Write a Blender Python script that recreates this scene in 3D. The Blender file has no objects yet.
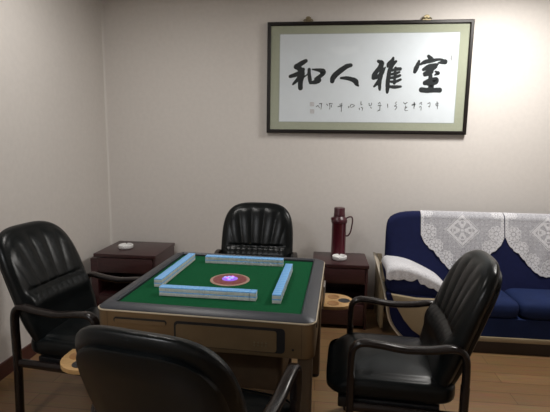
import bpy, bmesh, math, random
from mathutils import Vector, Matrix
random.seed(7)
PI = math.pi
SC = bpy.context.scene
COL = SC.collection

# ------------------------------------------------------------ materials
def mat(name, col, rough=.5, metal=0, bump=0, bscale=60, vary=0, vscale=8, col2=None, coat=0, spec=.5, emit=None, estr=0, stretch=None, sheen=0):
    m = bpy.data.materials.new(name); m.use_nodes = True
    nt = m.node_tree; b = nt.nodes['Principled BSDF']
    b.inputs['Base Color'].default_value = (*col, 1)
    b.inputs['Roughness'].default_value = rough
    b.inputs['Metallic'].default_value = metal
    b.inputs['Specular IOR Level'].default_value = spec
    b.inputs['Coat Weight'].default_value = coat
    b.inputs['Coat Roughness'].default_value = .1
    if sheen: b.inputs['Sheen Weight'].default_value = sheen
    if emit:
        b.inputs['Emission Color'].default_value = (*emit, 1); b.inputs['Emission Strength'].default_value = estr
    tc = nt.nodes.new('ShaderNodeTexCoord'); src = tc.outputs['Object']
    if stretch:
        mp = nt.nodes.new('ShaderNodeMapping'); mp.inputs['Scale'].default_value = stretch
        nt.links.new(src, mp.inputs['Vector']); src = mp.outputs['Vector']
    if vary:
        n = nt.nodes.new('ShaderNodeTexNoise'); n.inputs['Scale'].default_value = vscale; n.inputs['Detail'].default_value = 5
        nt.links.new(src, n.inputs['Vector'])
        r = nt.nodes.new('ShaderNodeValToRGB')
        c2 = col2 or tuple(c*(1-vary) for c in col)
        r.color_ramp.elements[0].color = (*c2, 1); r.color_ramp.elements[1].color = (*col, 1)
        r.color_ramp.elements[0].position = .35; r.color_ramp.elements[1].position = .65
        nt.links.new(n.outputs['Fac'], r.inputs['Fac']); nt.links.new(r.outputs['Color'], b.inputs['Base Color'])
    if bump:
        n = nt.nodes.new('ShaderNodeTexNoise'); n.inputs['Scale'].default_value = bscale; n.inputs['Detail'].default_value = 3
        nt.links.new(src, n.inputs['Vector'])
        bp = nt.nodes.new('ShaderNodeBump'); bp.inputs['Strength'].default_value = bump; bp.inputs['Distance'].default_value = .002
        nt.links.new(n.outputs['Fac'], bp.inputs['Height']); nt.links.new(bp.outputs['Normal'], b.inputs['Normal'])
    return m

M = {}
M['wall'] = mat('wallpaper', (.68, .645, .61), .85, bump=.25, bscale=220, vary=.035, vscale=30)
M['ceiling'] = mat('ceiling_paint', (.72, .70, .67), .9, vary=.02)
M['trim'] = mat('corner_strip', (.68, .65, .61), .6)
M['base'] = mat('mahogany_skirting', (.075, .022, .018), .4, vary=.3, stretch=(2, 2, 20))
M['leather'] = mat('black_leather', (.0036, .0050, .0056), .28, bump=.15, bscale=260, vary=.2, vscale=20, spec=.24)
M['leatherback'] = mat('black_vinyl_back', (.0036, .0050, .0056), .32, bump=.15, bscale=300, spec=.24)
M['armwood'] = mat('dark_lacquered_wood', (.012, .008, .0075), .25, vary=.35, vscale=14, stretch=(1, 1, 8), coat=.15, spec=.35)
M['mahog'] = mat('mahogany_veneer', (.046, .014, .016), .36, vary=.35, vscale=5, stretch=(1.5, 12, 12), coat=.15)
M['mahogd'] = mat('mahogany_inside', (.03, .009, .008), .6, vary=.3, vscale=6)
M['felt'] = mat('green_felt', (.002, .080, .027), .95, bump=.35, bscale=500, vary=.15, vscale=60, spec=.15)
M['rim'] = mat('grey_plastic_rim', (.032, .036, .046), .42, bump=.1, bscale=400, vary=.08, vscale=30)
M['gold'] = mat('champagne_metal_trim', (.72, .62, .46), .35, .35, vary=.08)
M['bronze'] = mat('bronze_panel', (.20, .135, .07), .42, .45, vary=.12, vscale=10)
M['bronzed'] = mat('dark_bronze', (.085, .058, .035), .5, .3, vary=.15, vscale=10)
M['black'] = mat('black_plastic', (.008, .008, .009), .5, vary=.1)
M['tile_w'] = mat('tile_ivory', (.82, .83, .82), .35, vary=.04, vscale=20)
M['tile_b'] = mat('tile_blue_back', (.22, .53, .97), .3, vary=.08, vscale=20)
M['cream'] = mat('cream_ring', (.40, .25, .19), .4, vary=.15, vscale=60)
M['red'] = mat('maroon_ring', (.17, .015, .030), .35, vary=.5, vscale=70, col2=(.22, .07, .055))
M['gem'] = mat('lit_violet_dome', (.20, .08, .45), .2, emit=(.34, .16, .95), estr=.5)
M['gemp'] = mat('lit_pink_window', (.4, .1, .4), .2, emit=(.75, .22, .8), estr=.8)
M['gemb'] = mat('lit_blue_window', (.2, .2, .6), .2, emit=(.35, .42, 1.0), estr=.9)
M['traywood'] = mat('light_wood_tray', (.50, .30, .12), .45, vary=.2, vscale=8, stretch=(3, 25, 3))
M['trayhole'] = mat('tan_cup_well', (.33, .16, .05), .5, vary=.2)
M['steel'] = mat('brushed_steel', (.45, .43, .40), .35, .9, vary=.1)
M['frame'] = mat('black_lacquer_frame', (.010, .007, .006), .4, vary=.2, spec=.3)
M['brass'] = mat('aged_brass', (.30, .25, .15), .4, .8, vary=.2, vscale=40)
M['mat'] = mat('sage_silk_mount', (.42, .43, .34), .8, bump=.1, bscale=300, vary=.06, vscale=40)
M['matline'] = mat('pale_mount_edge', (.40, .43, .41), .8, vary=.05)
M['paper'] = mat('rice_paper', (.78, .81, .89), .9, vary=.03, vscale=20)
M['ink'] = mat('black_ink', (.016, .020, .026), .8, vary=.3, vscale=60)
M['inkthin'] = mat('diluted_ink', (.06, .065, .075), .85, vary=.3, vscale=60)
M['inkfaint'] = mat('faint_ink', (.38, .39, .41), .9, vary=.1)
M['seal'] = mat('faded_red_seal', (.52, .44, .46), .9, vary=.15, vscale=200)
M['navy'] = mat('navy_fabric', (.0075, .011, .052), .9, bump=.4, bscale=400, vary=.15, vscale=30, spec=.2)
M['navyseat'] = mat('navy_seat_fabric', (.010, .021, .078), .85, bump=.4, bscale=400, vary=.15, vscale=10, spec=.2)
M['beige'] = mat('beige_vinyl', (.30, .24, .15), .5, bump=.1, vary=.08)
M['beiget'] = mat('beige_piping', (.42, .37, .29), .45, vary=.08)
M['flask'] = mat('burgundy_enamel', (.085, .009, .018), .25, .2, vary=.12, vscale=12, coat=.4)
M['flaskd'] = mat('burgundy_plastic', (.055, .008, .015), .35, vary=.15)
M['porc'] = mat('white_porcelain', (.78, .78, .77), .25, vary=.03)
M['ash'] = mat('grey_ash', (.35, .34, .33), .9, vary=.3, vscale=60)
M['lampglow'] = mat('lit_opal_glass', (.9, .9, .88), .4, emit=(1, .97, .92), estr=.8)
M['lampmetal'] = mat('white_enamel', (.7, .7, .7), .4, vary=.03)
M['sofafoot'] = mat('sofa_plinth', (.02, .012, .01), .5, vary=.2)

def wood_floor():
    m = bpy.data.materials.new('laminate_floor'); m.use_nodes = True; nt = m.node_tree; b = nt.nodes['Principled BSDF']
    tc = nt.nodes.new('ShaderNodeTexCoord')
    br = nt.nodes.new('ShaderNodeTexBrick'); br.offset = .37
    br.inputs['Scale'].default_value = 1; br.inputs['Brick Width'].default_value = 1.2; br.inputs['Row Height'].default_value = .12
    br.inputs['Mortar Size'].default_value = .0016; br.inputs['Color1'].default_value = (.30, .18, .085, 1); br.inputs['Color2'].default_value = (.24, .135, .062, 1)
    br.inputs['Mortar'].default_value = (.07, .035, .015, 1)
    nt.links.new(tc.outputs['Object'], br.inputs['Vector'])
    mp = nt.nodes.new('ShaderNodeMapping'); mp.inputs['Scale'].default_value = (2, 30, 2); nt.links.new(tc.outputs['Object'], mp.inputs['Vector'])
    n = nt.nodes.new('ShaderNodeTexNoise'); n.inputs['Scale'].default_value = 3; n.inputs['Detail'].default_value = 6; nt.links.new(mp.outputs['Vector'], n.inputs['Vector'])
    mx = nt.nodes.new('ShaderNodeMix'); mx.data_type = 'RGBA'; mx.blend_type = 'MULTIPLY'; mx.inputs['Factor'].default_value = .5
    nt.links.new(br.outputs['Color'], mx.inputs['A']); nt.links.new(n.outputs['Color'], mx.inputs['B'])
    nt.links.new(mx.outputs['Result'], b.inputs['Base Color']); b.inputs['Roughness'].default_value = .35
    return m
M['floor'] = wood_floor()

def glass_mat():
    m = bpy.data.materials.new('picture_glass'); m.use_nodes = True; nt = m.node_tree
    nt.nodes.remove(nt.nodes['Principled BSDF']); out = nt.nodes['Material Output']
    tr = nt.nodes.new('ShaderNodeBsdfTransparent'); tr.inputs[0].default_value = (.97, .98, .97, 1)
    gl = nt.nodes.new('ShaderNodeBsdfGlossy'); gl.inputs['Roughness'].default_value = .03
    fr = nt.nodes.new('ShaderNodeFresnel'); fr.inputs['IOR'].default_value = 1.5
    mx = nt.nodes.new('ShaderNodeMixShader'); ge = nt.nodes.new('ShaderNodeNewGeometry'); mt = nt.nodes.new('ShaderNodeMath'); mt.operation = 'SUBTRACT'; mt.inputs[0].default_value = 1
    m2 = nt.nodes.new('ShaderNodeMath'); m2.operation = 'MULTIPLY'; nt.links.new(ge.outputs['Backfacing'], mt.inputs[1])
    nt.links.new(mt.outputs[0], m2.inputs[0]); nt.links.new(fr.outputs[0], m2.inputs[1]); nt.links.new(m2.outputs[0], mx.inputs[0]); nt.links.new(tr.outputs[0], mx.inputs[1]); nt.links.new(gl.outputs[0], mx.inputs[2])
    nt.links.new(mx.outputs[0], out.inputs['Surface']); return m
M['glass'] = glass_mat()

def net_mat(name, alpha, col):
    m = bpy.data.materials.new(name); m.use_nodes = True; nt = m.node_tree; b = nt.nodes['Principled BSDF']; out = nt.nodes['Material Output']
    b.inputs['Base Color'].default_value = (*col, 1); b.inputs['Roughness'].default_value = .9
    tr = nt.nodes.new('ShaderNodeBsdfTransparent'); mx = nt.nodes.new('ShaderNodeMixShader')
    tc = nt.nodes.new('ShaderNodeTexCoord'); n = nt.nodes.new('ShaderNodeTexNoise'); n.inputs['Scale'].default_value = 130; n.inputs['Detail'].default_value = 2
    nt.links.new(tc.outputs['Object'], n.inputs['Vector'])
    mr = nt.nodes.new('ShaderNodeMapRange'); mr.inputs['To Min'].default_value = alpha-.12; mr.inputs['To Max'].default_value = alpha+.12
    mr.inputs['From Min'].default_value = .35; mr.inputs['From Max'].default_value = .65
    nt.links.new(n.outputs['Fac'], mr.inputs['Value']); nt.links.new(mr.outputs['Result'], mx.inputs[0])
    nt.links.new(tr.outputs[0], mx.inputs[1]); nt.links.new(b.outputs[0], mx.inputs[2]); nt.links.new(mx.outputs[0], out.inputs['Surface']); return m
M['net'] = net_mat('white_net', .46, (.62, .62, .66))
M['lace'] = net_mat('dense_white_lace', .84, (.66, .66, .69))

# ------------------------------------------------------------ object helpers
def tag(o, label=None, cat=None, group=None, kind=None):
    if label: o['label'] = label
    if cat: o['category'] = cat
    if group: o['group'] = group
    if kind: o['kind'] = kind
    return o
def thing(name, label, cat, loc=(0, 0, 0), rz=0, group=None):
    o = bpy.data.objects.new(name, None); o.empty_display_size = .1; COL.objects.link(o)
    o.location = loc; o.rotation_euler = (0, 0, rz); return tag(o, label, cat, group)
class MB:
    def __init__(s): s.v = []; s.f = []; s.mi = []
    def add(s, vs, fs, mi=0):
        k = len(s.v); s.v += [tuple(p) for p in vs]; s.f += [tuple(i+k for i in f) for f in fs]; s.mi += [mi]*len(fs); return s
    def box(s, x0, x1, y0, y1, z0, z1, mi=0):
        vs = [(x, y, z) for z in (z0, z1) for y in (y0, y1) for x in (x0, x1)]
        return s.add(vs, [(0, 2, 3, 1), (4, 5, 7, 6), (0, 1, 5, 4), (2, 6, 7, 3), (0, 4, 6, 2), (1, 3, 7, 5)], mi)
    def loft(s, loops, cap0=True, cap1=True, mi=0):
        n = len(loops[0]); vs = [p for L in loops for p in L]; fs = []
        for i in range(len(loops)-1):
            for j in range(n):
                a = i*n+j; b = i*n+(j+1) % n; fs.append((a, b, b+n, a+n))
        if cap0: fs.append(tuple(reversed(range(n))))
        if cap1: fs.append(tuple(range((len(loops)-1)*n, len(loops)*n)))
        return s.add(vs, fs, mi)
    def lathe(s, prof, n=32, c=(0, 0), mi=0, cap0=True, cap1=True):
        return s.loft([[(c[0]+r*math.cos(2*PI*k/n), c[1]+r*math.sin(2*PI*k/n), z) for k in range(n)] for r, z in prof], cap0, cap1, mi)
    def tube(s, pts, rx, ry=None, n=12, up=(1, 0, 0), mi=0, p=2.6):
        # sweep: rx half width along `up` axis, ry half thickness perpendicular
        ry = ry or rx; up = Vector(up); P = [Vector(q) for q in pts]; L = []
        for i, q in enumerate(P):
            t = (P[min(i+1, len(P)-1)]-P[max(i-1, 0)]).normalized()
            a = (up-t*up.dot(t)).normalized(); b = t.cross(a)
            ring = []
            for k in range(n):
                th = 2*PI*k/n; c, d = math.cos(th), math.sin(th)
                cx = math.copysign(abs(c)**(2/p), c); dx = math.copysign(abs(d)**(2/p), d)
                ring.append(tuple(q+a*rx*cx+b*ry*dx))
            L.append(ring)
        return s.loft(L, True, True, mi)
    def build(s, name, m, parent=None, smooth=True, bevel=0, loc=None, ang=40):
        me = bpy.data.meshes.new(name); me.from_pydata(s.v, [], s.f)
        for mm in (m if isinstance(m, (list, tuple)) else [m]): me.materials.append(M[mm])
        for p, i in zip(me.polygons, s.mi): p.material_index = i
        bm = bmesh.new(); bm.from_mesh(me); bmesh.ops.recalc_face_normals(bm, faces=bm.faces)
        if bevel:
            ed = [e for e in bm.edges if len(e.link_faces) == 2 and e.calc_face_angle(0) > math.radians(35)]
            bmesh.ops.bevel(bm, geom=ed, offset=bevel, segments=2, profile=.6, affect='EDGES')
        bm.to_mesh(me); bm.free()
        if smooth:
            me.shade_smooth()
            me.set_sharp_from_angle(angle=math.radians(ang))
        o = bpy.data.objects.new(name, me); COL.objects.link(o)
        if parent: o.parent = parent
        if loc: o.location = loc
        return o
def smooth_path(pts, k=6):
    P = [Vector(p) for p in pts]; out = []
    for i in range(len(P)-1):
        p0 = P[max(i-1, 0)]; p1 = P[i]; p2 = P[i+1]; p3 = P[min(i+2, len(P)-1)]
        for j in range(k):
            t = j/k
            out.append(.5*((2*p1)+(p2-p0)*t+(2*p0-5*p1+4*p2-p3)*t*t+(3*p1-p0-3*p2+p3)*t**3))
    out.append(P[-1]); return out
def rrect(hx, hy, r, z, n=6, cx=0, cy=0):
    out = []
    for (sx, sy, a0) in ((1, 1, 0), (-1, 1, PI/2), (-1, -1, PI), (1, -1, 1.5*PI)):
        for k in range(n+1):
            a = a0+k*PI/2/n; out.append((cx+sx*(hx-r)+r*math.cos(a), cy+sy*(hy-r)+r*math.sin(a), z))
    return out
def sm(a, b, x):
    t = max(0, min(1, (x-a)/(b-a))); return t*t*(3-2*t)

# ------------------------------------------------------------ room
WY, WX, RX, FY, CH = 3.93, -1.99, 3.1, -1.6, 2.80
def slab(name, x0, x1, y0, y1, z0, z1, m):
    return tag(MB().box(x0, x1, y0, y1, z0, z1).build(name, m, smooth=False), kind='structure')
slab('floor', WX-.1, RX+.1, FY-.1, WY+.1, -.1, 0, 'floor')
slab('ceiling', WX-.1, RX+.1, FY-.1, WY+.1, CH, CH+.1, 'ceiling')
slab('wall_back', WX-.1, RX+.1, WY, WY+.1, 0, CH, 'wall')
slab('wall_left', WX-.1, WX, FY, WY, 0, CH, 'wall')
slab('wall_right', RX, RX+.1, FY, WY, 0, CH, 'wall')
slab('wall_front', WX-.1, RX+.1, FY-.1, FY, 0, CH, 'wall')
slab('baseboard_left', WX, WX+.014, FY, WY-.014, 0, .10, 'base')
slab('baseboard_back', WX, RX, WY-.014, WY, 0, .10, 'base')
slab('baseboard_right', RX-.014, RX, FY, WY-.014, 0, .10, 'base')
tag(MB().loft([[(WX, WY-.016, z), (WX+.002, WY-.010, z), (WX+.010, WY-.002, z), (WX+.016, WY, z), (WX, WY, z)] for z in (.10, CH)]).build('trim_1', 'trim', smooth=False), kind='structure')

# ceiling lamp
lm = thing('ceiling_lamp', 'round white opal glass lamp fixed flush on the ceiling', 'lamp', (.27, 1.62, CH))
MB().lathe([(.21, 0), (.215, -.01), (.215, -.035), (.20, -.04)]).build('lamp_base', 'lampmetal', lm)
MB().lathe([(.195, -.04), (.185, -.06), (.15, -.085), (.09, -.10), (.02, -.105)]).build('lamp_shade', 'lampglow', lm)

# ------------------------------------------------------------ framed calligraphy
PX, PZ, PH, PW = .365, 2.062, .466, .852
pic = thing('framed_calligraphy', 'wide black framed calligraphy hanging on the wall, four large ink characters', 'picture', (PX, WY, PZ))
fb = MB()
w = .030
def fr_loop(hx, hz, y): return [(-hx, y, -hz), (hx, y, -hz), (hx, y, hz), (-hx, y, hz)]
fb.loft([fr_loop(PW-w, PH-w, -.020), fr_loop(PW-w, PH-w, -.034), fr_loop(PW-w+.006, PH-w+.006, -.040), fr_loop(PW-.006, PH-.006, -.040), fr_loop(PW, PH, -.034), fr_loop(PW, PH, -.012), fr_loop(PW-w, PH-w, -.012), fr_loop(PW-w, PH-w, -.020)], False, False)
fb.build('frame', 'frame', pic, smooth=False)
MB().box(-PW+.012, PW-.012, -.020, -.012, -PH+.012, PH-.012).build('backing_board', 'mahogd', pic, smooth=False)
MB().box(-PW+w, PW-w, -.024, -.0205, -PH+w, PH-w).build('mount', 'mat', pic, smooth=False)
px0, px1, pz0, pz1 = -.742, .745, -.368, .366
MB().box(px0-.006, px1+.006, -.0248, -.0240, pz0-.006, pz1+.006).build('mount_edge', 'matline', pic, smooth=False)
MB().box(px0, px1, -.0256, -.0248, pz0, pz1).build('paper', 'paper', pic, smooth=False)
g = MB().box(-PW+w, PW-w, -.0310, -.0290, -PH+w, PH-w).build('glass_pane', 'glass', pic, smooth=False)
g['label'] = 'clear reflecting glass pane'
BIG={'he':[[(-4980,1430,164),(-5330,1240,205),(-5800,940,226)],[(-5720,900,205),(-5390,670,238),(-5270,360,226),(-5340,-20,226),(-5410,-410,213),(-5400,-830,213)],[(-6300,140,148),(-5860,270,185),(-5470,440,205),(-5200,710,164)],[(-5540,20,185),(-5770,-250,144),(-6050,-520,90)],[(-5180,60,82),(-4950,210,57),(-4750,400,49)],[(-4680,710,144),(-4670,360,156),(-4600,-100,172),(-4560,-410,115)],[(-4410,720,57),(-3970,680,131),(-3540,570,226),(-3450,440,205),(-3640,220,172),(-3880,40,172),(-4070,-100,172)],[(-4500,-390,123),(-4100,-330,185),(-3770,-210,156),(-3760,-60,103)]],'ren':[[(-1150,1050,164),(-1490,960,197),(-1990,620,226),(-2400,280,238),(-2630,-20,226),(-2680,-270,189)],[(-1930,-10,107),(-1500,-10,156),(-1070,-100,185),(-710,-260,226),(-590,-490,185),(-450,-660,74)]],'ya':[[(1150,1370,133),(1420,1220,214),(1350,960,199),(1100,610,180),(850,260,190),(770,0,142)],[(810,0,171),(1120,90,166),(1420,300,190),(1620,650,123),(1750,870,57)],[(1480,870,133),(1420,350,199),(1330,-180,180),(1330,-530,161),(1370,-970,104)],[(1310,-180,166),(1100,-480,142),(890,-700,95)],[(2370,1640,95),(2290,1390,180),(2040,1130,190),(1960,950,123)],[(2600,1340,119),(2310,1040,166),(2110,610,166),(2050,80,180),(2010,-440,180),(2020,-880,171),(2000,-1200,114)],[(2290,610,114),(2680,710,142),(2980,730,152)],[(2300,300,114),(2650,370,133),(2940,480,85)],[(2270,0,114),(2670,80,133),(2990,200,114)],[(2250,-310,104),(2640,-310,123),(3060,-140,104)],[(2600,820,114),(2570,170,114),(2560,-440,123)],[(2180,-720,123),(2620,-750,152),(3100,-720,104)]],'shi':[[(5250,1750,133),(5470,1520,199)],[(4500,1360,104),(4400,1030,171),(4290,770,190),(4200,500,152)],[(4630,1100,95),(5040,1300,180),(5550,1390,161),(6060,1480,114),(6400,1450,104)],[(6600,1290,218),(6330,1230,133)],[(6070,1210,66),(6460,1260,171)],[(4900,670,133),(5320,880,218),(5830,1010,180),(6040,1110,85)],[(5010,340,152),(5340,510,190),(5720,770,152),(5920,890,114)],[(5020,210,114),(5440,340,142),(5660,490,85)],[(5880,510,76),(6100,370,161),(5840,230,57)],[(5490,290,152),(5510,-100,180)],[(5100,-420,199),(5480,-240,218),(5970,-110,171),(5920,-360,218),(5320,-530,123)],[(5600,-490,237),(5600,-830,237)],[(4830,-980,218),(5270,-1030,218),(5870,-1010,199),(6310,-1010,218)]]}
SMALL=[[(-3990,-2420),(-3840,-2330),(-3710,-2510)],[(-3720,-2170),(-3500,-2140)],[(-3550,-2200),(-3550,-2450),(-3590,-2630)],[(-3090,-2200),(-2990,-2320)],[(-2870,-2140),(-2590,-2170)],[(-2840,-2200),(-2800,-2420),(-2830,-2630)],[(-2690,-2290),(-2660,-2450)],[(-2120,-2410),(-1750,-2320)],[(-1940,-2170),(-1920,-2440)],[(-1800,-2130),(-1820,-2840)],[(-1220,-2380),(-1200,-2510)],[(-1090,-2440),(-980,-2220),(-700,-2310),(-970,-2470)],[(-160,-1990),(-160,-2240),(-60,-2200)],[(-290,-2530),(-270,-2670)],[(-120,-2460),(-10,-2520),(-30,-2710)],[(520,-2110),(560,-2310),(710,-2260),(740,-2080)],[(680,-2430),(730,-2540)],[(1320,-2150),(1430,-2030),(1480,-2190)],[(1450,-2300),(1460,-2730)],[(1290,-2760),(1400,-2670)],[(1300,-2300),(1570,-2290)],[(2090,-2170),(2110,-2450)],[(2730,-2120),(2830,-1980)],[(2840,-2210),(2680,-2350),(2880,-2410),(2730,-2650)],[(3420,-2050),(3580,-2170)],[(3540,-2160),(3730,-2020)],[(3600,-2320),(3570,-2690),(3790,-2700)],[(3710,-2410),(3620,-2510)],[(4280,-2060),(4310,-2410)],[(4120,-2260),(4390,-2200)],[(4320,-2040),(4350,-2350)],[(4130,-2220),(4430,-2160)],[(4300,-2410),(4310,-2540)],[(4760,-2140),(4900,-2020),(4910,-2220)],[(4760,-2410),(4890,-2370),(4890,-2680)],[(5430,-2120),(5600,-2050),(5590,-2380),(5490,-2350)],[(6180,-1970),(6240,-2550)],[(6060,-2160),(6310,-2090)],[(6110,-2280),(6300,-2250)]]

GX = [-3800, -2850, -1950, -1000, -130, 620, 1420, 2100, 2780, 3650, 4250, 4840, 5550, 6200]
DX = .345-PX; DZ = 2.065-PZ
def brush(strokes, rough=.0012, y=-.0261):
    b = MB(); rnd = random.Random(3)
    for si, st in enumerate(strokes):
        y -= .00001
        P = smooth_path([(a/1e4+DX, c/1e4+DZ, r/1e4) for a, c, r in st], 8)
        n = len(P); left = []; right = []
        for i, q in enumerate(P):
            t = P[min(i+1, n-1)]-P[max(i-1, 0)]; L = math.hypot(t.x, t.y) or 1; nx, nz = -t.y/L, t.x/L
            j1 = rnd.uniform(-rough, rough); j2 = rnd.uniform(-rough, rough)
            left.append((q.x+nx*(q.z+j1), y, q.y+nz*(q.z+j1))); right.append((q.x-nx*(q.z+j2), y, q.y-nz*(q.z+j2)))
        for i in range(n-1): b.add([left[i], left[i+1], right[i+1], right[i]], [(0, 1, 2, 3)])
        for q, s in ((P[0], y-.000004), (P[-1], y-.000004)):
            b.add([(q.x+q.z*math.cos(2*PI*k/16), s, q.y+q.z*math.sin(2*PI*k/16)) for k in range(16)], [tuple(range(16))])
    return b
for key in ('shi', 'ya', 'ren', 'he'):
    brush(BIG[key]).build('character', 'ink', pic, smooth=False)
glyphs = {}
for st in SMALL:
    k = min(GX, key=lambda g: abs(g-st[0][0])); glyphs.setdefault(k, []).append(st)
for k in sorted(glyphs): brush([[(a, c, 24 if i else 34) for i, (a, c) in enumerate(st)] for st in glyphs[k]], .0004).build('small_character', 'inkthin', pic, smooth=False)
brush([[(7120, 1800, 40), (7090, 1550, 60), (7110, 1380, 30)]], .0006).build('signature_mark', 'inkfaint', pic, smooth=False)
for (sx, sz) in ((-.436, -.221), (-.434, -.282)):
    b = MB()
    for (a, c, d, e) in ((-.017, .017, .012, .016), (-.017, .017, -.016, -.012), (-.017, -.013, -.016, .016), (.013, .017, -.016, .016), (-.008, .009, .003, .007), (-.003, .001, -.010, .009), (-.008, .009, -.006, -.003)):
        b.box(sx+DX+a, sx+DX+c, -.0260, -.0257, sz+DZ+d, sz+DZ+e)
    b.build('red_seal', 'seal', pic, smooth=False)
for hx in (-.505, .470):
    b = MB()
    b.lathe([(.016, -.004), (.016, .004)], 20, c=(0, 0))
    b.v = [(x, z-.030, y+.022) for x, y, z in b.v]
    b2 = MB(); b2.tube([(math.cos(a)*.020, -.030, .026+math.sin(a)*.014) for a in [k*2*PI/20 for k in range(21)]], .0035, n=8, up=(0, 1, 0))
    b2.tube([(-.040, -.030, .006), (-.030, -.030, .016), (-.012, -.030, .010), (0, -.030, .022), (.012, -.030, .010), (.030, -.030, .016), (.040, -.030, .006)], .009, .006, 8, up=(0, 1, 0))
    b2.box(-.034, .034, -.036, -.004, -.002, .004); b.add(b2.v, b2.f)
    b.build('hanging_bracket', 'brass', pic, loc=(hx, 0, PH))

# ------------------------------------------------------------ nightstands
def nightstand(label, loc, W, D, H, side=0):
    t = thing('nightstand', label, 'nightstand', loc, 0, 'mahogany nightstands')
    hw = W/2
    MB().box(-hw, hw, 0, D, H-.028, H).build('top', 'mahog', t, bevel=.003)
    b = MB(); b.box(-hw+.006-side, -hw+.026, .010, D-.005, 0, H-.028-side*.4); b.box(hw-.026, hw-.006, .010, D-.005, 0, H-.028)
    b.box(-hw+.026, hw-.026, D-.02, D-.008, 0, H-.028); b.box(-hw+.026, hw-.026, .02, D-.02, .20, .216); b.box(-hw+.026, hw-.026, .02, D-.02, H-.165, H-.15)
    b.box(-hw+.026, hw-.026, .02, D-.02, .03, .045)
    b.build('carcass', 'mahog', t, bevel=.0015)
    dz0, dz1 = H-.150, H-.034
    d = MB().box(-hw+.030, hw-.030, .002, .03, dz0, dz1).build('drawer', 'mahog', t, bevel=.003)
    dd = MB().box(-hw+.030, hw-.030, .002, .03, .035, .205).build('door', 'mahog', t, bevel=.003)
    return t
nightstand('dark mahogany nightstand in the room corner with a white ashtray on it', (-1.607, 3.385, 0), .54, .485, .570, .040)
nightstand('dark mahogany nightstand carrying the burgundy vacuum flask, beside the blue sofa', (.183, 3.445, 0), .452, .395, .545)

def ashtray(label, loc, rz, r=.062):
    t = thing('ashtray', label, 'ashtray', loc, rz, 'white ashtrays')
    b = MB(); n = 72; k = r/.062; L = []
    for (rr, z) in [(.050, 0), (.058, .004), (.062, .012), (.061, .024), (.055, .0265), (.048, .024), (.043, .012), (.030, .008), (.004, .007)]:
        ring = []
        for j in range(n):
            a = 2*PI*j/n; dip = 0
            if z > .02: dip = .007*max(0, math.cos(4*a))**12
            ring.append((rr*k*math.cos(a), rr*k*math.sin(a), 1.35*(z-dip)))
        L.append(ring)
    b.loft(L).build('bowl', 'porc', t)
    MB().lathe([(.026*k, .0112), (.018*k, .0135), (.003, .014)], 20).build('ash', 'ash', t)
    return t
ashtray('small white round ashtray on the corner nightstand', (-1.690, 3.60, .570), .3, .064)
ashtray('small white round ashtray in front of the burgundy vacuum flask', (.178, 3.60, .545), 0, .062)

fl = thing('vacuum_flask', 'tall burgundy vacuum flask with side handle standing on the nightstand', 'flask', (.170, 3.715, .545), 0)
MB().lathe([(.055, 0), (.0635, .004), (.0635, .022), (.0615, .026), (.0615, .285), (.0635, .290), (.0635, .300), (.0605, .305), (.059, .318), (.052, .335), (.045, .345)]).build('body', 'flask', fl)
MB().lathe([(.066, .295), (.068, .300), (.068, .318), (.062, .330), (.050, .346), (.046, .352), (.044, .352)]).build('shoulder', 'flaskd', fl)
MB().lathe([(.044, .350), (.048, .354), (.048, .372), (.046, .376), (.046, .418), (.043, .424), (.02, .425)]).build('cap', 'flaskd', fl)
MB().tube(smooth_path([(-.046, -.02, .318), (-.058, -.026, .330), (-.067, -.030, .337)]), .012, .007, n=10, up=(0, 0, 1)).build('spout', 'flaskd', fl)
MB().tube(smooth_path([(.055, 0, .330), (.080, 0, .345), (.104, 0, .345), (.112, 0, .320), (.108, 0, .270), (.098, 0, .215), (.080, 0, .185), (.058, 0, .180)]), .011, .006, n=10, up=(0, 1, 0)).build('handle', 'flaskd', fl)

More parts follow.
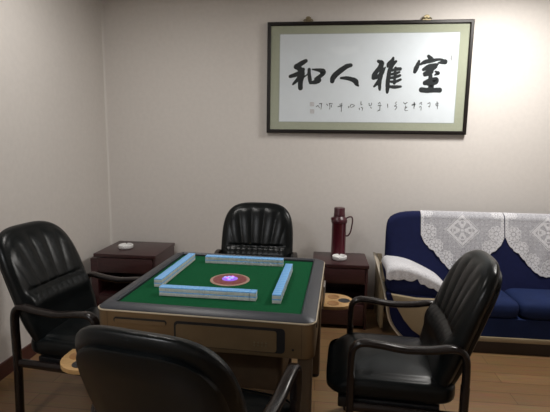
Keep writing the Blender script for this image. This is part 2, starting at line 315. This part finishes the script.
# ------------------------------------------------------------ armchairs
def backrest_mesh(zc, hz, half_w, lean, z0):
    NR, NT = 46, 128; n = 3.7; b = MB()
    ztop = zc+hz
    def sl(z): return -.262-(z-.5)*lean-.04*max(0, z-.8)**1.0
    def front(x, z, rho):
        h = .062*math.sqrt(max(0, 1-rho**7))
        h -= .0018*math.exp(-((rho-.93)/.02)**2)
        inn = 1-sm(.80, .95, rho)
        fold = ztop-.33
        t = (z-fold)/.25
        up = sm(fold+.005, fold+.03, z)*inn
        s = x/(.070+.028*max(-.2, min(1.3, t)))       # fan of padded channels
        side_roll = 1-sm(2.35, 2.55, abs(s))
        h += up*side_roll*(.0085*abs(math.cos(PI*s))**.6-.005)
        fz = fold+.012-.03*(abs(x)/.2)**2*0
        h -= .009*(1-sm(.70, .85, rho))*math.exp(-((z-fz)/.010)**2)
        lo = (1-sm(fold-.005, fold+.02, z))*inn
        h += lo*.020*math.exp(-((z-(fold-.045))/.055)**2)
        h -= lo*.002*math.exp(-((z-fold+.012)/.03)**2)*(abs(math.sin(PI*x/.042))**6)
        return h
    V = []; 
    for side in (1, -1):
        for i in range(NR+1):
            rho = 1-(1-i/NR)**1.35 if i else 0
            for j in range(NT):
                a = 2*PI*j/NT; c, s = math.cos(a), math.sin(a)
                k = (abs(c)**n+abs(s)**n)**(-1/n)
                x = half_w*rho*k*c; z = zc+hz*rho*k*s
                x *= 1+.03*(zc-z)
                if side == 1: y = sl(z)+front(x, z, rho)
                else: y = sl(z)-.045*math.sqrt(max(0, 1-rho**5))
                y += .10*(x*x)/(half_w)*1.0   # wings curve forward
                V.append((x, y, z))
    F = []
    off = (NR+1)*NT
    for i in range(1, NR):
        for j in range(NT):
            a = i*NT+j; c = i*NT+(j+1) % NT
            F.append((a, c, c+NT, a+NT)); F.append((a+off, a+off+NT, c+off+NT, c+off))
    for j in range(NT):
        F.append((0, NT+j, NT+(j+1) % NT)); F.append((off, off+NT+(j+1) % NT, off+NT+j))
    # stitch rims
    a0 = NR*NT
    for j in range(NT):
        c = (j+1) % NT; F.append((a0+j, a0+c, off+a0+c, off+a0+j))
    b.add(V, F)
    # back shell
    s = MB(); L = []
    for (rr, d) in ((.90, .020), (.89, .046), (.86, .052), (.6, .056), (.3, .057), (.03, .058)):
        ring = []
        for j in range(96):
            a = 2*PI*j/96; c, q = math.cos(a), math.sin(a); k = (abs(c)**n+abs(q)**n)**(-1/n)
            x = half_w*rr*k*c; z = zc-.012+hz*rr*k*q
            ring.append((x, sl(z)-d+.10*(x*x)/half_w, z))
        L.append(ring)
    s.loft(L)
    return b, s
def seat_mesh(hw=.262, y0=-.30, y1=.28, z0=.375, z1=.495):
    b = MB(); L = []
    cx, cy = 0, (y0+y1)/2; hy = (y1-y0)/2; zc = (z0+z1)/2; hz = (z1-z0)/2
    NV, NU = 28, 96
    for i in range(NV+1):
        ph = -PI/2+PI*i/NV; cp, sp = math.cos(ph), math.sin(ph)
        cz = abs(cp)**(2/4.0); sz = math.copysign(abs(sp)**(2/4.0), sp)
        ring = []
        for j in range(NU):
            a = 2*PI*j/NU; c, s = math.cos(a), math.sin(a)
            k = (abs(c)**6+abs(s)**6)**(-1/6)
            x = hw*k*c*max(cz, .004); y = cy+hy*k*s*max(cz, .004); z = zc+hz*sz
            r = max(abs(x)/hw, abs(y-cy)/hy)
            if sp > 0:
                z -= .006*math.exp(-((r-.84)/.02)**2); z += .012*(1-r*r)
                z -= .005*math.exp(-((y-.10)/.008)**2)*(r < .82)
                z -= .05*sm(.14, .29, y)
            ring.append((x, y, z))
        L.append(ring)
    return b.loft(L)
def armchair(label, loc, rz, group='armchairs around the mahjong table', zc=.705, hz=.332, hw=.272, lean=.40):
    t = thing('armchair', label, 'armchair', loc, rz, group)
    b, s = backrest_mesh(zc, hz, hw, lean, .45)
    bk = b.build('backrest', 'leather', t, ang=60)
    s.build('back_shell', 'leatherback', bk, ang=50)
    seat_mesh().build('seat', 'leather', t, ang=60)
    MB().box(-.245, .245, -.22, .22, .335, .385).build('seat_frame', 'black', t, bevel=.008)
    for sx in (-1, 1):
        X = sx*(hw+.014)
        path = smooth_path([(X, .168, .50), (X, .168, .585), (X, .160, .635), (X, .125, .662), (X, .05, .660), (X, -.06, .648), (X, -.17, .655), (X, -.245, .668), (X, -.285, .660), (X, -.305, .625), (X, -.310, .55), (X, -.310, .50)], 5)
        MB().tube(path, .024, .0155, 14, up=(1, 0, 0)).build('armrest', 'armwood', t, ang=50)
        MB().tube([(X, .168, .505), (X, .166, .30), (X, .172, .02), (X, .172, 0)], .022, .018, 12, up=(1, 0, 0)).build('leg', 'armwood', t, ang=50)
        MB().tube([(X, -.310, .505), (X, -.310, .30), (X, -.322, .02), (X, -.322, 0)], .022, .018, 12, up=(1, 0, 0)).build('leg', 'armwood', t, ang=50)
        MB().tube([(X, .17, .36), (X, -.312, .36)], .014, .022, 10, up=(1, 0, 0)).build('side_rail', 'armwood', t, ang=50)
        MB().box(min(X, X-sx*.07), max(X, X-sx*.07), -.16, .10, .345, .375).build('bracket', 'black', t)
    return t
G = None
armchair('black leather armchair at the far side of the mahjong table, facing the viewer', (-.478, 2.992, 0), PI, lean=.29, hw=.280)
armchair('black leather armchair on the left of the table beside the left wall', (-1.205, 2.235, 0), -PI/2-.12)
armchair('black leather armchair on the right of the table in front of the blue sofa', (.340, 2.075, 0), PI/2-.06, zc=.698, hz=.318, hw=.254, lean=.335)
armchair('black leather armchair nearest the viewer, seen from behind its backrest', (-.378, 1.50, 0), -.20, zc=.70, hz=.326, hw=.262)

# ------------------------------------------------------------ mahjong table
TZ = .765
tb = thing('mahjong_table', 'square automatic mahjong table with green felt, grey rim and bronze sides', 'table', (-.478, 2.272, 0), math.radians(-2.6))
HX, HY = .500, .505
IX, IY = .430, .447
MB().box(-IX-.006, IX+.006, -IY-.006, IY+.006, TZ-.02, TZ).build('felt_top', 'felt', tb, smooth=False)
MB().loft([rrect(HX-.004, HY-.004, .045, .757), rrect(HX-.003, HY-.003, .045, .765), rrect(HX-.010, HY-.010, .042, .771), rrect(IX+.020, IY+.020, .022, .783), rrect(IX+.008, IY+.008, .012, .784), rrect(IX, IY, .006, .776), rrect(IX, IY, .006, .7655), rrect(IX, IY, .006, .742), rrect(HX-.004, HY-.004, .045, .757)], False, False).build('rim', 'rim', tb, ang=30)
MB().loft([rrect(HX-.012, HY-.012, .044, .7565), rrect(HX+.001, HY+.001, .047, .7565), rrect(HX+.002, HY+.002, .047, .7595), rrect(HX+.001, HY+.001, .047, .7625), rrect(HX-.012, HY-.012, .044, .7625), rrect(HX-.012, HY-.012, .044, .7565)], False, False).build('trim_strip', 'gold', tb, ang=50)
MB().loft([rrect(HX-.006, HY-.006, .042, .600), rrect(HX-.003, HY-.003, .043, .605), rrect(HX-.003, HY-.003, .043, .7565)], True, True).build('apron', 'bronze', tb, ang=50)
def rr_face(x0, x1, z0, z1, r, y, n=5):
    return [(p[0], y, p[1]) for p in rrect((x1-x0)/2, (z1-z0)/2, r, 0, n, (x0+x1)/2, (z0+z1)/2)]
def side_panels(rot):
    R3 = Matrix.Rotation(rot, 4, 'Z'); H = HY if abs(math.sin(rot)) < .5 else HX
    yf = -(H-.003)
    def put(mb, name, m, par=tb, **k):
        mb.v = [tuple(R3 @ Vector(p)) for p in mb.v]; return mb.build(name, m, par, **k)
    for (x0, x1, z0, z1, nm) in ((-.410, -.160, .704, .730, 'slot'), (-.125, .370, .620, .732, 'drawer')):
        b = MB().loft([rr_face(x0, x1, z0, z1, min(.018, (z1-z0)*.45), yf+.004), rr_face(x0, x1, z0, z1, min(.018, (z1-z0)*.45), yf-.0025)])
        d = put(b, nm, 'black', ang=50)
        if nm == 'drawer':
            b = MB().loft([rr_face(x0+.010, x1-.036, z0+.004, z1-.012, .012, yf-.002), rr_face(x0+.010, x1-.036, z0+.004, z1-.012, .012, yf-.006)])
            put(b, 'drawer_front', 'bronze', par=d, ang=50)
            q = MB()
            for i in range(4):
                X = .232+i*.017
                q.box(X, X+.011, yf-.0068, yf-.006, .650, .6525); q.box(X, X+.011, yf-.0068, yf-.006, .6625, .665); q.box(X+.0045, X+.0065, yf-.0068, yf-.006, .645, .669)
            put(q, 'small_lettering', 'brass', par=d, smooth=False)
        else:
            b = MB().loft([rr_face(x0+.006, x1-.004, z0-.0, z1-.008, .006, yf-.002), rr_face(x0+.006, x1-.004, z0, z1-.008, .006, yf-.004)])
            put(b, 'slot_cover', 'bronze', par=d, ang=50)
    b = MB().lathe([(.005, -.001), (.005, .001)], 12); b.v = [(x+.405, yf-.001+z*1.0, y+.640) for x, y, z in b.v]
    put(b, 'screw', 'black', ang=50)
    for X in (HX-.060, -HX+.058): put(MB().box(X, X+.002, yf-.0006, yf+.002, .604, .756), 'seam', 'bronzed', smooth=False)
for k in range(4): side_panels(k*PI/2)
MB().loft([rrect(.33, .33, .03, .34), rrect(.34, .34, .03, .36), rrect(.34, .34, .03, .60)]).build('machine_housing', 'bronzed', tb, ang=50)
for sx in (-1, 1):
    for sy in (-1, 1):
        MB().loft([rrect(.032, .032, .012, z, 4, sx*.455, sy*.455) for z in (.02, .601)]).build('leg', 'bronzed', tb, ang=50)
        MB().lathe([(.030, 0), (.030, .014), (.02, .02)], 20, c=(sx*.455, sy*.455)).build('foot', 'black', tb)
# centre window
cw = MB().lathe([(.108, .7652), (.108, .7672), (.104, .769), (.094, .7692), (.092, .768)], 64).build('centre_ring', 'cream', tb)
MB().lathe([(.093, .766), (.092, .7690), (.070, .7715), (.052, .7725), (.046, .7725)], 64).build('dice_dome_collar', 'red', cw)
dm = MB().lathe([(.044, .770), (.043, .7735), (.034, .777), (.018, .7795), (.004, .780)], 40).build('dice_dome', 'gem', cw)
for i in range(7):
    a = i*2*PI/7+.3; r = .027 if i % 2 else .014
    MB().lathe([(.009, -.003), (.009, .002), (.004, .004)], 12).build('dome_light', 'gemp' if i % 3 == 1 else 'gemb', dm, loc=(r*math.cos(a), r*math.sin(a), .7785 if r < .02 else .777))
# side trays
def tray(rot, cx, zt):
    R3 = Matrix.Rotation(rot, 4, 'Z')
    def outline(z, s=0):
        pts = [(-.115, 0), (.115, 0), (.115, .03)]
        for k in range(0, 13):
            a = k*PI/12; pts.append(((.115-s)*math.cos(a), .06+(.115-s)*math.sin(a)))
        pts.append((-.115, .03)); return [(x+cx, -(HX+.008)-y, z) for x, y in pts]
    b = MB().loft([outline(zt-.02), outline(zt)]); b.v = [tuple(R3 @ Vector(p)) for p in b.v]
    t = b.build('cup_tray', 'traywood', tb, bevel=.002)
    for i, (x, y, r) in enumerate(((-.055, .055, .036), (.055, .055, .036), (0, .120, .036))):
        q = MB().lathe([(r, zt-.0005), (r, zt+.0012), (r-.006, zt+.0016), (r-.008, zt+.0005), (.004, zt+.0002)], 28, c=(x+cx, -(HX+.008)-y)); q.v = [tuple(R3 @ Vector(p)) for p in q.v]
        q.build('cup_well', 'black' if i == 2 else 'trayhole', t)
    q = MB().box(cx-.06, cx+.06, -(HX+.012), -HX+.006, zt-.04, zt+.10); q.v = [tuple(R3 @ Vector(p)) for p in q.v]
    q.build('tray_bracket', 'steel', tb, bevel=.003)
tray(PI/2, .31, .575); tray(0, -.500, .560)

# ------------------------------------------------------------ mahjong tiles
TW, TL, TH = .0282, .0415, .0218
def tile_proto():
    t = thing('mahjong_tile', '', 'tile')
    g = .0001
    MB().loft([rrect(TW/2-g-.0004, TL/2-.0004, .0008, 0, 2), rrect(TW/2-g, TL/2, .0009, .0005, 2), rrect(TW/2-g, TL/2, .0009, .0165, 2)]).build('tile_body', 'tile_w', t, ang=50)
    MB().loft([rrect(TW/2-g, TL/2, .0009, .0165, 2), rrect(TW/2-g, TL/2, .0009, TH-.0005, 2), rrect(TW/2-g-.0004, TL/2-.0004, .0008, TH, 2)]).build('tile_back', 'tile_b', t, ang=50)
    return t
proto = tile_proto(); first = [True]
def copy_tree(o):
    c = o.copy(); COL.objects.link(c)
    for ch in o.children:
        d = ch.copy(); COL.objects.link(d); d.parent = c
    return c
def tile_row(x0, y0, x1, y1, n, rowname, ends, gap_last=0):
    ang = math.atan2(y1-y0, x1-x0)
    for lay in (0, 1):
        lname = 'bottom' if lay == 0 else 'top'
        for i in range(n):
            f = (i+.5)/n; j = random.uniform(-.0006, .0006)
            x = x0+(x1-x0)*f; y = y0+(y1-y0)*f
            if i == n-1 and gap_last: x += gap_last*math.cos(ang); y += gap_last*math.sin(ang)
            nx, ny = -math.sin(ang), math.cos(ang)
            if first[0]: o = proto; first[0] = False
            else: o = copy_tree(proto)
            o.location = (x+nx*j, y+ny*j, TZ+.0001+lay*(TH+.0001)); o.rotation_euler = (0, 0, ang+random.uniform(-.006, .006))
            if i == 0: lab = '%s end tile of the %s, %s layer' % (ends[0], rowname, lname); grp = 'end tiles of the wall rows'
            elif i == n-1: lab = '%s end tile of the %s, %s layer' % (ends[1], rowname, lname); grp = 'end tiles of the wall rows'
            else: lab = 'blue backed tile within the %s, %s layer' % (rowname, lname); grp = '%s layer of the %s' % (lname, rowname)
            o['label'] = lab; o['group'] = grp; o['category'] = 'tile'

tile_row(-.770, 2.005, -.291, 1.992, 17, 'nearest tile row', ('left', 'right'), .002)
tile_row(-.698, 2.600, -.214, 2.590, 17, 'far tile row', ('left', 'right'), .002)
tile_row(-.822, 2.105, -.800, 2.640, 19, 'left tile row', ('near', 'far'))
tile_row(-.190, 1.955, -.168, 2.490, 19, 'right tile row', ('near', 'far'))

# ------------------------------------------------------------ sofa
sf = thing('sofa', 'navy blue fabric sofa with beige trim standing against the back wall', 'sofa', (0, 0, 0))
SX0, SX1 = .553, 2.62
def back_pt(x, z, off=0):
    # front surface of the sofa back : y at height z, leaning, rounded over at the top
    return 3.50+(z-.42)*.24-off
ZT = .965
def back_profile(n=10, r=.055):
    pts = [(3.47, .22), (3.50, .42)]
    for i in range(1, 9): z = .42+(ZT-r-.42)*i/8; pts.append((3.50+(z-.42)*.24, z))
    yb = 3.50+(ZT-r-.42)*.24
    for k in range(1, n+1): a = PI*k/n; pts.append((yb+r*1.1-r*1.1*math.cos(a), ZT-r+r*math.sin(a)))
    yl = pts[-1][0]; pts += [(yl+.01, .6), (yl+.02, .22)]
    return pts
BP = back_profile()
b = MB(); L = []
xs = [0, .006, .018, .04, .07, .11, .16, .22, .27]
def topcut(dx):   # rounded upper corner of the back
    if dx >= .27: return 0
    return .150*(1-(1-((.27-dx)/.27)**2.6)**(1/2.6)) 
stations = [(SX0+d, topcut(d), max(0, 1-d/.05)) for d in xs]+[(SX0+.27+(SX1-SX0-.54)*i/8, 0, 0) for i in range(1, 8)]+[(SX1-d, topcut(d), max(0, 1-d/.05)) for d in reversed(xs)]
for x, cut, pinch in stations:
    ring = []
    for y, z in BP:
        zz = .22+(z-.22)*((ZT-cut-.22)/(ZT-.22)); yc = 3.61
        sc = 1-.75*pinch**2
        ring.append((x, yc+(y-yc)*sc, zz))
    L.append(ring)
b.loft(L).build('backrest', 'navy', sf, ang=60)
# seat cushions and front
sb = MB()
def cushion(x0, x1, y0, y1, z0, z1, puff=.02, r=.05):
    m = MB(); NV = 16; L = []; cx, cy, zc = (x0+x1)/2, (y0+y1)/2, (z0+z1)/2; hx, hy, hz = (x1-x0)/2, (y1-y0)/2, (z1-z0)/2
    for i in range(NV+1):
        ph = -PI/2+PI*i/NV; cz = max(.01, abs(math.cos(ph))**(2/4)); sz = math.copysign(abs(math.sin(ph))**(2/4), math.sin(ph))
        ring = []
        for j in range(80):
            a = 2*PI*j/80; c, s = math.cos(a), math.sin(a); k = (abs(c)**9+abs(s)**9)**(-1/9)
            x = cx+hx*k*c*cz; y = cy+hy*k*s*cz; rr = max(abs(k*c), abs(k*s))*cz
            ring.append((x, y, zc+hz*sz+(puff*(1-rr**2) if sz > 0 else 0)))
        L.append(ring)
    return m.loft(L)
for (x0, x1) in ((.99, 1.46), (1.465, 1.965), (1.97, 2.40)):
    cushion(x0, x1, 3.15, 3.53, .26, .405, .012).build('seat_cushion', 'navyseat', sf, ang=60)
MB().loft([[(x, 3.19, .115), (x, 3.165, .13), (x, 3.160, .27), (x, 3.52, .28), (x, 3.55, .115)] for x in (.98, 2.45)]).build('seat_base', 'navyseat', sf, ang=30)
MB().box(.975, 2.45, 3.150, 3.185, .095, .130).build('front_rail', 'beige', sf, bevel=.006)
MB().box(.80, 2.45, 3.165, 3.72, 0, .115).build('plinth', 'sofafoot', sf, bevel=.004)
def arm(flip):
    def fx(x): return x if not flip else (SX0+SX1-x)
    # padded wing : x-z section swept along y
    sec = [(.535, .40), (.528, .47), (.526, .53), (.533, .565), (.56, .588), (.62, .595), (.718, .578), (.816, .539), (.923, .485), (.99, .43), (1.0, .40), (.98, .375), (.90, .362), (.73, .355), (.60, .365), (.55, .382)]
    cx, cz = .76, .47; L = []
    for (y, s) in ((3.290, .86), (3.297, .93), (3.312, .965), (3.335, .988), (3.37, 1), (3.46, 1), (3.60, 1)):
        L.append([(fx(cx+(x-cx)*s), y, cz+(z-cz)*s) for x, z in sec])
    MB().loft(L).build('arm_pad', 'navy', sf, ang=60)
    # beige front panel with a curved lower edge and navy gusset behind it
    pan = [(.560, .385), (.578, .34), (.604, .285), (.661, .190), (.725, .113), (.826, .045), (.97, .045), (.97, .36), (.75, .36)]
    MB().loft([[(fx(x), y, z) for x, z in pan] for y in (3.24, 3.28)]).build('arm_panel', 'beige', sf, bevel=.004, ang=40)
    gus = [(.525, .38), (.545, .28), (.562, .19), (.61, .10), (.675, .03), (.97, .03), (.97, .36)]
    MB().loft([[(fx(x), y, z) for x, z in gus] for y in (3.282, 3.62)]).build('arm_gusset', 'navy', sf, ang=40)
    path = smooth_path([(fx(.675), 3.27, .02), (fx(.600), 3.275, .105), (fx(.556), 3.275, .19), (fx(.535), 3.28, .30), (fx(.522), 3.33, .38), (fx(.507), 3.44, .46), (fx(.490), 3.60, .545), (fx(.487), 3.74, .575)], 5)
    MB().tube(path, .020, .007, 10, up=(-1 if not flip else 1, -1.2, .3)).build('arm_piping', 'beiget', sf, ang=50)
    MB().loft([[(fx(.505), 3.40, .05), (fx(.530), 3.40, .05), (fx(.530), 3.40, .455), (fx(.505), 3.40, .455)], [(fx(.498), 3.75, .05), (fx(.530), 3.75, .05), (fx(.545), 3.75, .575), (fx(.495), 3.75, .575)]]).build('arm_side', 'beige', sf, bevel=.003)
arm(False); arm(True)

# ------------------------------------------------------------ lace covers
def flower(x, z, cx, cz, r, k=8, solid=.86):
    dx, dz = x-cx, z-cz; d = math.hypot(dx, dz)
    if d > r*1.05: return 0
    a = math.atan2(dz, dx); edge = r*(.84+.16*abs(math.cos(k*a/2)))
    if d > edge: return 0
    if d > edge*solid: return 2
    if d < r*.22: return 2
    if abs(math.sin(k*a/2)) < .30: return 1
    return 2 if d > r*.35 and d < r*.74 else 1
def lace_pattern(u, v):
    # u across -.325...325 ; v down from the ridge 0...55 ; returns 0 none, 1 net, 2 dense
    au = abs(u)
    low = [(0, .53), (.05, .525), (.09, .505), (.125, .475), (.165, .43), (.20, .385), (.23, .35), (.262, .330), (.29, .295), (.305, .275), (.315, .255), (.325, .225)]
    def edge(q):
        for i in range(len(low)-1):
            if low[i][0] <= q <= low[i+1][0]: return low[i][1]+(low[i+1][1]-low[i][1])*(q-low[i][0])/(low[i+1][0]-low[i][0])
        return .225
    e = edge(au)+.008*abs(math.sin(u*PI/.045))
    if v > e or au > .325: return 0
    if v > -.2 and au > .298: return 2 if (au > .318 or au < .302 or math.sin(v*2*PI/.028)*math.sin((au-.3)*2*PI/.02) > -.55) else 1
    if v > e-.020: return 2
    for (cx, cz, r) in ((.268, .045, .042), (.262, .205, .064), (.205, .315, .058), (.125, .405, .056), (.0, .460, .062)):
        f = flower(au, v, cx, cz, r, 9)
        if f: return f
    if v > e-.060: return 2 if math.sin(u*2*PI/.03)*math.sin(v*2*PI/.03) > -.2 else 1
    d = abs(u)+abs(v-.185)*.98
    if .104 < d < .124: return 2
    if .134 < d < .139: return 2
    if d <= .104:
        r = math.hypot(u, v-.185); a = math.atan2(v-.185, u)
        if r < .012: return 2
        if r < .070 and abs(math.cos(2*a)) > .55 and r > .018: return 2 if r < .05 or abs(math.cos(2*a)) < .93 else 3
        if abs(r-.075) < .004 : return 2
        if r > .078: return 3 if d < .098 else 2
        return 3
    if math.sin(u*2*PI/.016)**2+math.sin(v*2*PI/.016)**2 > 1.85: return 2
    return 1
def ridge_curve():
    # distance along the sofa back from the ridge : list of (s,y,z) ; s<0 is behind
    pts = []; r = .055; yb = 3.50+(ZT-r-.42)*.24; o = .006
    for k in range(0, 13):
        a = PI*.62-PI*.62*k/12
        pts.append((yb+r*1.1-(r*1.1+o)*math.cos(a), ZT-r+(r+o)*math.sin(a)))
    z = ZT-r
    while z > .33:
        z -= .02; pts.append((3.50+(z-.42)*.24-o*(1 if z > .42 else 1+(.42-z)*4), z))
    i0 = max(range(len(pts)), key=lambda i: pts[i][1]); s = [0]
    for i in range(1, len(pts)): s.append(s[-1]+math.hypot(pts[i][0]-pts[i-1][0], pts[i][1]-pts[i-1][1]))
    return [(si-s[i0], p[0], p[1]) for si, p in zip(s, pts)]
RC = ridge_curve()
def on_back(s):
    for i in range(len(RC)-1):
        if s <= RC[i+1][0]:
            t = (s-RC[i][0])/(RC[i+1][0]-RC[i][0]); return RC[i][1]+(RC[i+1][1]-RC[i][1])*t, RC[i][2]+(RC[i+1][2]-RC[i][2])*t
    return RC[-1][1], RC[-1][2]
def lace_cover(label, cx):
    h = .0036; nu = int(.65/h); v0 = RC[0][0]+.001; nv = int((.56-v0)/h)
    idx = {}; V = []; F = []; MI = []
    def vid(i, j):
        if (i, j) not in idx:
            u = -.325+i*h; v = v0+j*h; y, z = on_back(v)
            y -= .004*(1+math.sin(u*40+v*9))*sm(.15, .45, v)
            idx[(i, j)] = len(V); V.append((cx+u, y, z))
        return idx[(i, j)]
    for i in range(nu):
        for j in range(nv):
            p = lace_pattern(-.325+(i+.5)*h, v0+(j+.5)*h)
            if not p: continue
            if p == 3: p = 1; 
            F.append((vid(i, j), vid(i+1, j), vid(i+1, j+1), vid(i, j+1))); MI.append(p-1)
    b = MB(); b.v = V; b.f = F; b.mi = MI
    o = b.build('lace_cover', ['net', 'lace'], ang=80)
    sol = o.modifiers.new('thickness', 'SOLIDIFY'); sol.thickness = .0012
    return tag(o, label, 'lace cover', 'lace covers over the sofa back')
lace_cover('white lace cover hanging over the left part of the sofa back', 1.149)
lace_cover('white lace cover cut by the right picture edge, over the sofa back', 1.804)
# lace cloth on the arm
def arm_lace():
    prof = [(3.60, .668), (3.50, .668), (3.36, .668), (3.32, .664), (3.295, .650), (3.272, .625), (3.258, .59), (3.252, .55), (3.250, .50), (3.250, .40)]
    top = [(.520, .55), (.528, .575), (.555, .596), (.62, .603), (.718, .586), (.816, .547), (.923, .493), (.975, .45), (.998, .42)]
    P = smooth_path([(x, z, 0) for x, z in top], 14); D = [0]
    for i in range(1, len(P)): D.append(D[-1]+(P[i]-P[i-1]).length)
    q = [3.60, 3.52, 3.44, 3.36]
    lines = [[(y, 0, 1.0) for y in (3.585, 3.50, 3.42, 3.34)]]
    V = []; F = []; MI = []; nU = len(P); NVv = 46; hang = .118
    for i, p in enumerate(P):
        s = D[i]/D[-1]
        hg = hang*(1.1-.35*s)+.012*abs(math.sin(s*PI*7))-.05*math.exp(-((s-.02)/.06)**2)-.03*math.exp(-((s-.47)/.03)**2)
        for j in range(NVv+1):
            t = j/NVv
            if t < .5:
                y = 3.585-(3.585-3.345)*t/.5; dz = 0
            else:
                a = (t-.5)/.5
                d = a*hg
                if d < .06: th = d/.06*PI/2; y = 3.345-.062*math.sin(th); dz = -.045*(1-math.cos(th))
                else: y = 3.283; dz = -(d-.06)-.045
            V.append((p.x+.0*dz, y-.002*math.sin(s*50), p.y+dz+.002))
    for i in range(nU-1):
        for j in range(NVv):
            a = i*(NVv+1)+j; F.append((a, a+NVv+1, a+NVv+2, a+1))
            x = D[i]/.03; y = j/5
            MI.append(1 if (j > NVv-5 or math.sin(x*2)*math.sin(y*2) > -.75) else 0)
    b = MB(); b.v = V; b.f = F; b.mi = MI
    o = b.build('lace_arm_cover', ['lace', 'lace'], ang=80)
    sol = o.modifiers.new('thickness', 'SOLIDIFY'); sol.thickness = .0015; sol.offset = 1
    return tag(o, 'crumpled white lace cloth laid over the left sofa arm', 'lace cover')
arm_lace()

# ------------------------------------------------------------ light
def area(name, loc, size, power, col, rot=(0, 0, 0), sy=None, spread=PI):
    l = bpy.data.lights.new(name, 'AREA'); l.energy = power; l.color = col; l.size = size; l.spread = spread
    if sy: l.shape = 'RECTANGLE'; l.size_y = sy
    else: l.shape = 'DISK'
    o = bpy.data.objects.new(name, l); COL.objects.link(o); o.location = loc; o.rotation_euler = rot; return o
def unseen_panel(label, x, y, sx, sy, power, col):  # panel lights out of view; the left and rear ones are added
    t = thing('unseen_panel_light', label, 'ceiling light', (x, y, CH))
    MB().loft([rrect(sx/2+.03, sy/2+.03, .01, z) for z in (0, -.02)]).build('unseen_panel_frame', 'lampmetal', t)
    area('unseen_panel_lamp', (x, y, CH-.024), sx, power, col, sy=sy)
unseen_panel('square white panel light in the ceiling above the sofa', 1.35, 3.02, .42, .42, 43, (1, .965, .92))
unseen_panel('added unseen panel light in the ceiling, left of the table', -1.15, 2.45, .42, .42, 13, (1, .965, .92))  # added out of view to brighten the left side
unseen_panel('added unseen fill light in the ceiling near the wall behind the viewer', -1.5, -.5, .42, .42, 29, (.95, .97, 1))  # added fill from the viewer's side, no known lamp there
w = bpy.data.worlds.new('World'); SC.world = w; w.use_nodes = True
w.node_tree.nodes['Background'].inputs[0].default_value = (.5, .5, .52, 1); w.node_tree.nodes['Background'].inputs[1].default_value = .3

# ------------------------------------------------------------ camera
F, YAW, PITCH, ROLL = 436.6, -.103, .147, .013
cam = bpy.data.cameras.new('camera'); co = bpy.data.objects.new('camera', cam); COL.objects.link(co); SC.camera = co
cam.sensor_fit = 'HORIZONTAL'; cam.sensor_width = 36; cam.lens = F/550*36; cam.clip_start = .05
fwd = Vector((math.sin(YAW)*math.cos(PITCH), math.cos(YAW)*math.cos(PITCH), -math.sin(PITCH)))
r0 = Vector((math.cos(YAW), -math.sin(YAW), 0)); u0 = r0.cross(fwd)
r = r0*math.cos(ROLL)+u0*math.sin(ROLL); u = -r0*math.sin(ROLL)+u0*math.cos(ROLL)
co.matrix_world = Matrix(((r.x, u.x, -fwd.x, 0), (r.y, u.y, -fwd.y, 0), (r.z, u.z, -fwd.z, 1.52), (0, 0, 0, 1)))
SC.view_settings.view_transform = 'Standard'; SC.view_settings.look = 'None'; SC.view_settings.gamma = 1; SC.view_settings.use_curve_mapping = False
SC.view_settings.exposure = .16
